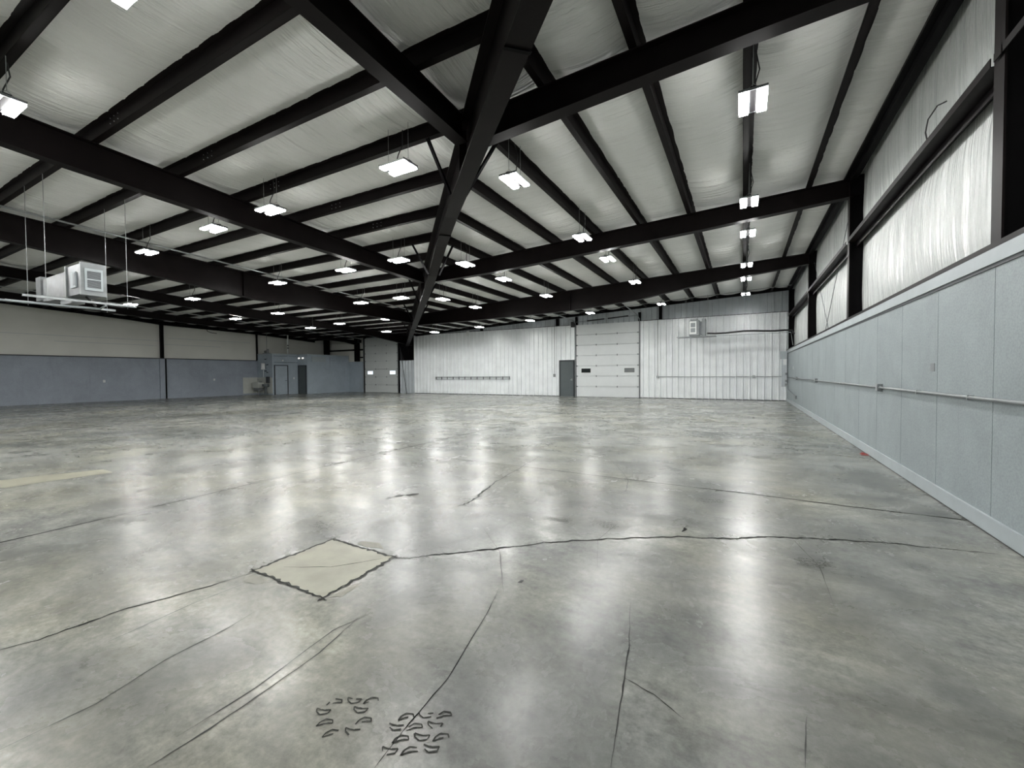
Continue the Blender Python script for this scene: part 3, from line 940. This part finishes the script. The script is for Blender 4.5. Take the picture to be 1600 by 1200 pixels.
# utility corner
ub = struct(MB().box(XL, XL+.03, 17.37, OY1-.03, .1, 1.25).box(XL, OX1-.02, OY1-.03, OY1-.005, .1, 1.25).build('trim_1', 'board'), 'off-white splash board wrapping the utility corner')
sk = empty('utility_sink', (-30.75, OY1-.3, 0))
tag(sk, 'white utility sink mounted in front of the off-white splash board', 'sink')
MB().box(-.36, .36, -.22, .2, .5, .88).build('basin', 'board', sk)
MB().box(-.26, .30, -.16, .16, .30, .5).build('trap_cover', 'galvdk', sk)
MB().tube([(0, .16, .88), (0, .16, 1.12), (.0, -.02, 1.12), (0, -.02, 1.02)], .02, 8).build('faucet', 'galvdk', sk)
for s in (-1, 1):
    MB().tube([(s*.1, .16, .88), (s*.1, .16, .98)], .03, 8).build('tap', 'galvdk', sk)
MB().tube([(0, 0, .05), (0, 0, .3)], .04, 8).build('drain_pipe', 'galvdk', sk)
bf = empty('eyewash_station', (-29.95, OY1-.25, 0))
tag(bf, 'dark wall-mounted eyewash basin beside the utility sink', 'basin')
MB().tube([(0, 0, .78), (0, 0, .72), (.0, 0, .6)], .22, 12).build('bowl', 'mandoor', bf)
MB().tube([(0, 0, .05), (0, 0, .6)], .08, 8).build('pedestal', 'mandoor', bf)
MB().box(-.12, .16, .1, .22, .85, 1.3).build('back_box', 'framedk', bf)
ud = empty('white_dispenser', (-30.32, OY1-.18, 2.05))
tag(ud, 'white cylindrical tank on the dark office end wall above the sink', 'tank')
MB().tube([(0, 0, -.23), (0, 0, .23)], .13, 14).build('tank_body', 'white', ud, smooth=True)
MB().tube([(0, .02, -.23), (0, .02, -.75)], .018, 8).build('feed_pipe', 'galv', ud)
for x, z in ((.1, .5), (.32, .1), (.12, -.35), (.3, -.45)):
    MB().tube([(x-.1, .12, z), (x+.08, .12, z+.02)], .025, 8).build('valve', 'black', ud)
pm = empty('roof_pump', (-30.5, OY1+.2, OH+.04))
tag(pm, 'small dark pump cluster on top of the office edge', 'pump')
MB().box(-.3, .3, -.12, .12, 0, .06).build('base', 'galvdk', pm)
MB().tube([(-.15, 0, .16), (.02, 0, .16)], .1, 10).build('motor', 'galvdk', pm)
MB().tube([(.14, 0, .06), (.14, 0, .36)], .07, 10).build('canister', 'galvdk', pm)
MB().tube([(.05, 0, .3), (.05, 0, 1.75)], .016, 8).build('riser_pipe', 'galvdk', pm)
vp = empty('vent_pipe', (-29.8, 19.8, OH+.04))
tag(vp, 'white vertical vent pipe with black couplings rising from the office roof', 'pipe')
MB().tube([(0, 0, 0), (0, 0, 1.75)], .045, 10).build('pipe', 'white', vp, smooth=True)
for z in (.42, .62):
    MB().tube([(0, 0, z), (0, 0, z+.07)], .055, 10).build('coupling', 'black', vp)

# ------------------------------------------------------------------ wall behind the camera
wf = struct(MB().box(XL-.2, 2.4, YB-.1, YB, 0, 6.2).build('wall_front', 'paint'), 'wall behind the camera')

# ------------------------------------------------------------------ lamps
def make_lamp():
    root = empty('high_bay_light', (0, 0, 0))
    MB().box(-.032, .032, -.24, .24, .004, .05).build('housing', 'black_shaded_st', root)  # blackened so the gap between the glowing bars reads dark
    for q in (-.25, .238):
        MB().box(-.155, .155, q, q+.012, .004, .035).build('end_plate', 'galvdk', root)
    for s in (-1, 1):
        MB().box(s*.100-.050, s*.100+.050, -.235, .235, -.020, .0).build('led_bar', 'led', root)
        MB().box(s*.096-.058, s*.096+.058, -.238, .238, .0, .03).build('reflector', 'white', root)
        v = MB().tube([(-.08, s*.2, .035), (0, s*.2, .10)], .003, 4).tube([(.08, s*.2, .035), (0, s*.2, .10)], .003, 4)
        v.tube([(0, s*.2, .10), (0, s*.2, .66)], .004, 4)
        v.build('hanger_wire', 'rod', root)
    MB().tube([(0, .05, .05), (.02, .02, .2), (.07, -.02, .36), (.03, -.06, .56)], .008, 6).build('power_cord', 'black', root)
    return root

proto = make_lamp()
first = True
def lamp(x, y, z, rz, label):
    global first
    if first:
        o = proto
        first = False
    else:
        o = copy_tree(proto)
    o.location = (x, y, z)
    o.rotation_euler = (0, 0, rz)
    tag(o, label, 'ceiling light', 'twin-bar high bay lights')

rowsR = [(.09, [2.6, 6.05, 9.53, 11.65, 15.02, 17.25, 20.5]), (-3.29, [6.18, 9.5, 11.62, 14.99, 20.4]), (-6.65, [9.6, 11.7, 15.01, 20.35]),
         (-9.97, [12.88, 15.1, 20.35]), (-13.23, [17.4, 20.42]), (-16.3, [20.22])]
rn = ['first', 'second', 'third', 'fourth', 'fifth', 'sixth']
for (x, ys), nm in zip(rowsR, rn):
    vis_i = -1
    for y in ys:
        if y < 3:
            lamp(x, y, zr(x)-.5, 0, 'twin-bar LED light out of view above the camera')
            continue
        vis_i += 1
        i = vis_i
        lamp(x, y, zr(x)-.5, 0, 'LED light in the %s lengthwise row from the right wall, %s from the camera' % (nm, ORD[i]))
rowsL = [([(-18.26, 18.26)]), ([(-14.99, 15.05), (-18.38, 15.07), (-21.2, 15.45)]), ([(-11.03, 11.77), (-13.11, 11.78), (-18.51, 11.84), (-22.0, 11.9)]),
         ([(-7.87, 8.34), (-9.91, 8.37), (-13.13, 8.42), (-18.6, 8.50), (-22.34, 7.95)]), ([(-4.6, 4.89), (-7.87, 4.93), (-9.9, 4.95), (-13.2, 5.05)]),
         ([(-4.6, 1.6), (-7.85, 1.62), (-10.6, 1.6), (-13.6, 1.6), (-17, 1.6), (-21, 1.6), (-25, 1.6)])]
for row, nm in zip(rowsL, rn):
    for i, (x, y) in enumerate(row):
        if y < 2 and x < -8:  # unseen lamps added to light the left of the hall
            lamp(x, y, zl(y)-.5, PI/2, 'added twin-bar LED light out of view beyond the left edge')
            continue
        lamp(x, y, zl(y)-.5, PI/2, 'LED light in the %s crosswise row from the far wall, %s from the right' % (nm, ORD[i]))
for y in (-1.9, -5.4, -8.9):  # unseen lamp rows added to light the near part of the hall
    for x in (0, -3.5, -7.5, -12, -17, -22):
        if y < -2 or x < -4:
            lamp(x, y, zl(y)-.5, PI/2, 'added twin-bar LED light out of view behind the camera')

# ------------------------------------------------------------------ duct heater at left
hu = empty('duct_heater', (-12.0, 3.39, 3.0))
tag(hu, 'large foil-wrapped duct heater with white grille hanging from the left roof', 'heater')
MB().box(-1.0, .12, -.15, .15, 0, .50).build('heater_cabinet', 'foil', hu)
d_ = MB().box(.12, .90, -.17, .17, -.02, .56).build('supply_duct', 'foil', hu)
MB().box(.10, .16, -.19, .19, -.04, .58).build('foil_joint', 'galvdk', hu)
MB().box(.84, .905, -.185, .185, -.04, .58).build('foil_joint', 'galvdk', hu)
MB().box(.40, .66, -.19, -.17, .12, .42).build('access_frame', 'trim', d_)
MB().box(.54, .64, -.195, -.19, .16, .40).build('access_panel', 'grille', d_)
gf = MB().box(.905, .925, -.13, .13, .05, .10).box(.905, .925, -.13, .13, .42, .47).box(.905, .925, -.13, -.10, .1, .42).box(.905, .925, .10, .13, .1, .42).box(.905, .925, -.1, .1, .25, .275)
gf = gf.build('grille_frame', 'trim', hu)
sl = MB()
for k in range(16):
    z = .105+.02*k
    sl.box(.907, .915, -.1, .1, z, z+.009)
sl.build('slats', 'grille', gf)
MB().box(.90, .907, -.1, .1, .1, .42).build('grille_back', 'framedk', gf)
MB().box(-1.35, -1.0, -.14, .14, .02, .5).build('return_collar', 'galvdk', hu)
fn = MB()
for k in range(9):
    fn.box(-1.66+.034*k, -1.645+.034*k, -.17, .17, .05, .56)
fn.build('louvers', 'galvdk', hu)
MB().box(-.5, .1, -.1, .1, -.12, 0).build('gas_valve_tray', 'galvdk', hu)
MB().tube([(.5, .0, -.02), (.5, .1, -.14), (.3, .2, -.16)], .02, 8).build('flex_connector', 'black', hu)
for i, (x, t) in enumerate(((-12.35, 'under the heater body'), (-11.33, 'nearer the grille'))):
    rl = MB().box(x-.02, x+.02, 2.5, 4.12, 2.84, 2.88)
    tag(rl.build('support_rail', 'galv'), 'galvanised channel rail carrying the left duct heater, ' + t, 'rail', 'rails under the duct heater')
rc = [(-12.35, 2.80, 'outermost left'), (-11.33, 2.80, 'second from the left'), (-12.35, 3.98, 'third from the left'), (-11.33, 3.98, 'rightmost')]
for x, y, t in rc:
    tag(MB().tube([(x, y, 2.8), (x, y, zl(y)+.02)], .005, 6).build('hanger_rod', 'rod'), 'thin threaded hanger rod of the left duct heater, ' + t, 'rod', 'hanger rods of the duct heater')
tag(MB().tube([(-11.9, -6, 2.80), (-11.9, 3.3, 2.80), (-11.85, 3.7, 2.80), (-11.6, 3.72, 2.86)], .020, 8).build('gas_pipe', 'trim', smooth=True), 'white pipe running in from the left below the duct heater', 'pipe')

# heater near far wall
h2 = empty('unit_heater', (-2.05, 22.75, 3.15))
tag(h2, 'small grey unit heater hanging in front of the right far wall', 'heater')
MB().box(-.28, .18, -.3, .3, .05, .78).build('cabinet', 'galvdk', h2)
MB().box(.18, .30, -.22, .26, .1, .72).build('fan_collar', 'grille', h2)
MB().box(.30, .46, -.3, .3, .02, .84).build('louver_box', 'galvdk', h2)
g2 = MB().box(-.25, .06, -.32, -.30, .12, .2).box(-.25, .06, -.32, -.30, .66, .74).box(-.25, -.2, -.32, -.3, .2, .66).box(.01, .06, -.32, -.3, .2, .66).box(-.2, .01, -.32, -.3, .41, .45).build('grille_frame', 'white', h2)
MB().box(-.2, .01, -.31, -.3, .2, .66).build('slats', 'grille', g2)
MB().box(-.22, .1, -.25, .2, .78, .84).build('top_cap', 'grille', h2)
for y in (-.28, .2):
    MB().box(-.85, .92, y-.02, y+.02, -.03, .01).build('support_rail', 'galvdk', h2)
for x in (-.45, .55):
    for y in (-.28, .2):
        MB().tube([(x, y, 0), (x, y, 1.98)], .006, 6).build('hanger_rod', 'rod', h2)
hs = [(-1.55+.4*k, 22.8+.0*k, 3.30-.03*math.sin(k*1.1)) for k in range(9)] + [(1.95, 22.9, 3.28), (2.0, 22.7, 3.1)]
tag(MB().tube(hs, .042, 8).build('flexible_hose', 'black', smooth=True), 'black flexible hose from the unit heater to the far right corner', 'hose')
tag(MB().tube([(-1.5, 22.85, 3.16), (1.9, 22.85, 3.18), (1.98, 22.85, 2.6)], .014, 8).build('gas_pipe', 'trim'), 'thin white pipe just below the black hose', 'pipe')

# long pipes under the roof
tag(MB().tube([(-13.5, y, zl(y)-.19+.0*y) for y in (-9, 0, 2.7, 5.3, 9.5, 12.8, 15.0)], .022, 8).build('roof_pipe', 'rod', smooth=True),
    'long pale pipe under the left roof slope beside the deep beam', 'pipe', 'long pipes under the roof')
tag(MB().tube([(-24.5, y, zl(y)-.22) for y in (-6, 5, 9, 13, 17, 22)], .02, 8).build('roof_pipe', 'rod', smooth=True),
    'pale pipe under the left roof slope nearest the left wall', 'pipe', 'long pipes under the roof')
tag(MB().tube([(-19, 22.5, zr(-19)-.04), (-8, 22.5, zr(-8)-.04), (1.9, 22.5, zr(1.9)-.04)], .015, 8).build('roof_pipe', 'rod', smooth=True),
    'pale pipe under the right roof slope in front of the far wall', 'pipe', 'long pipes under the roof')
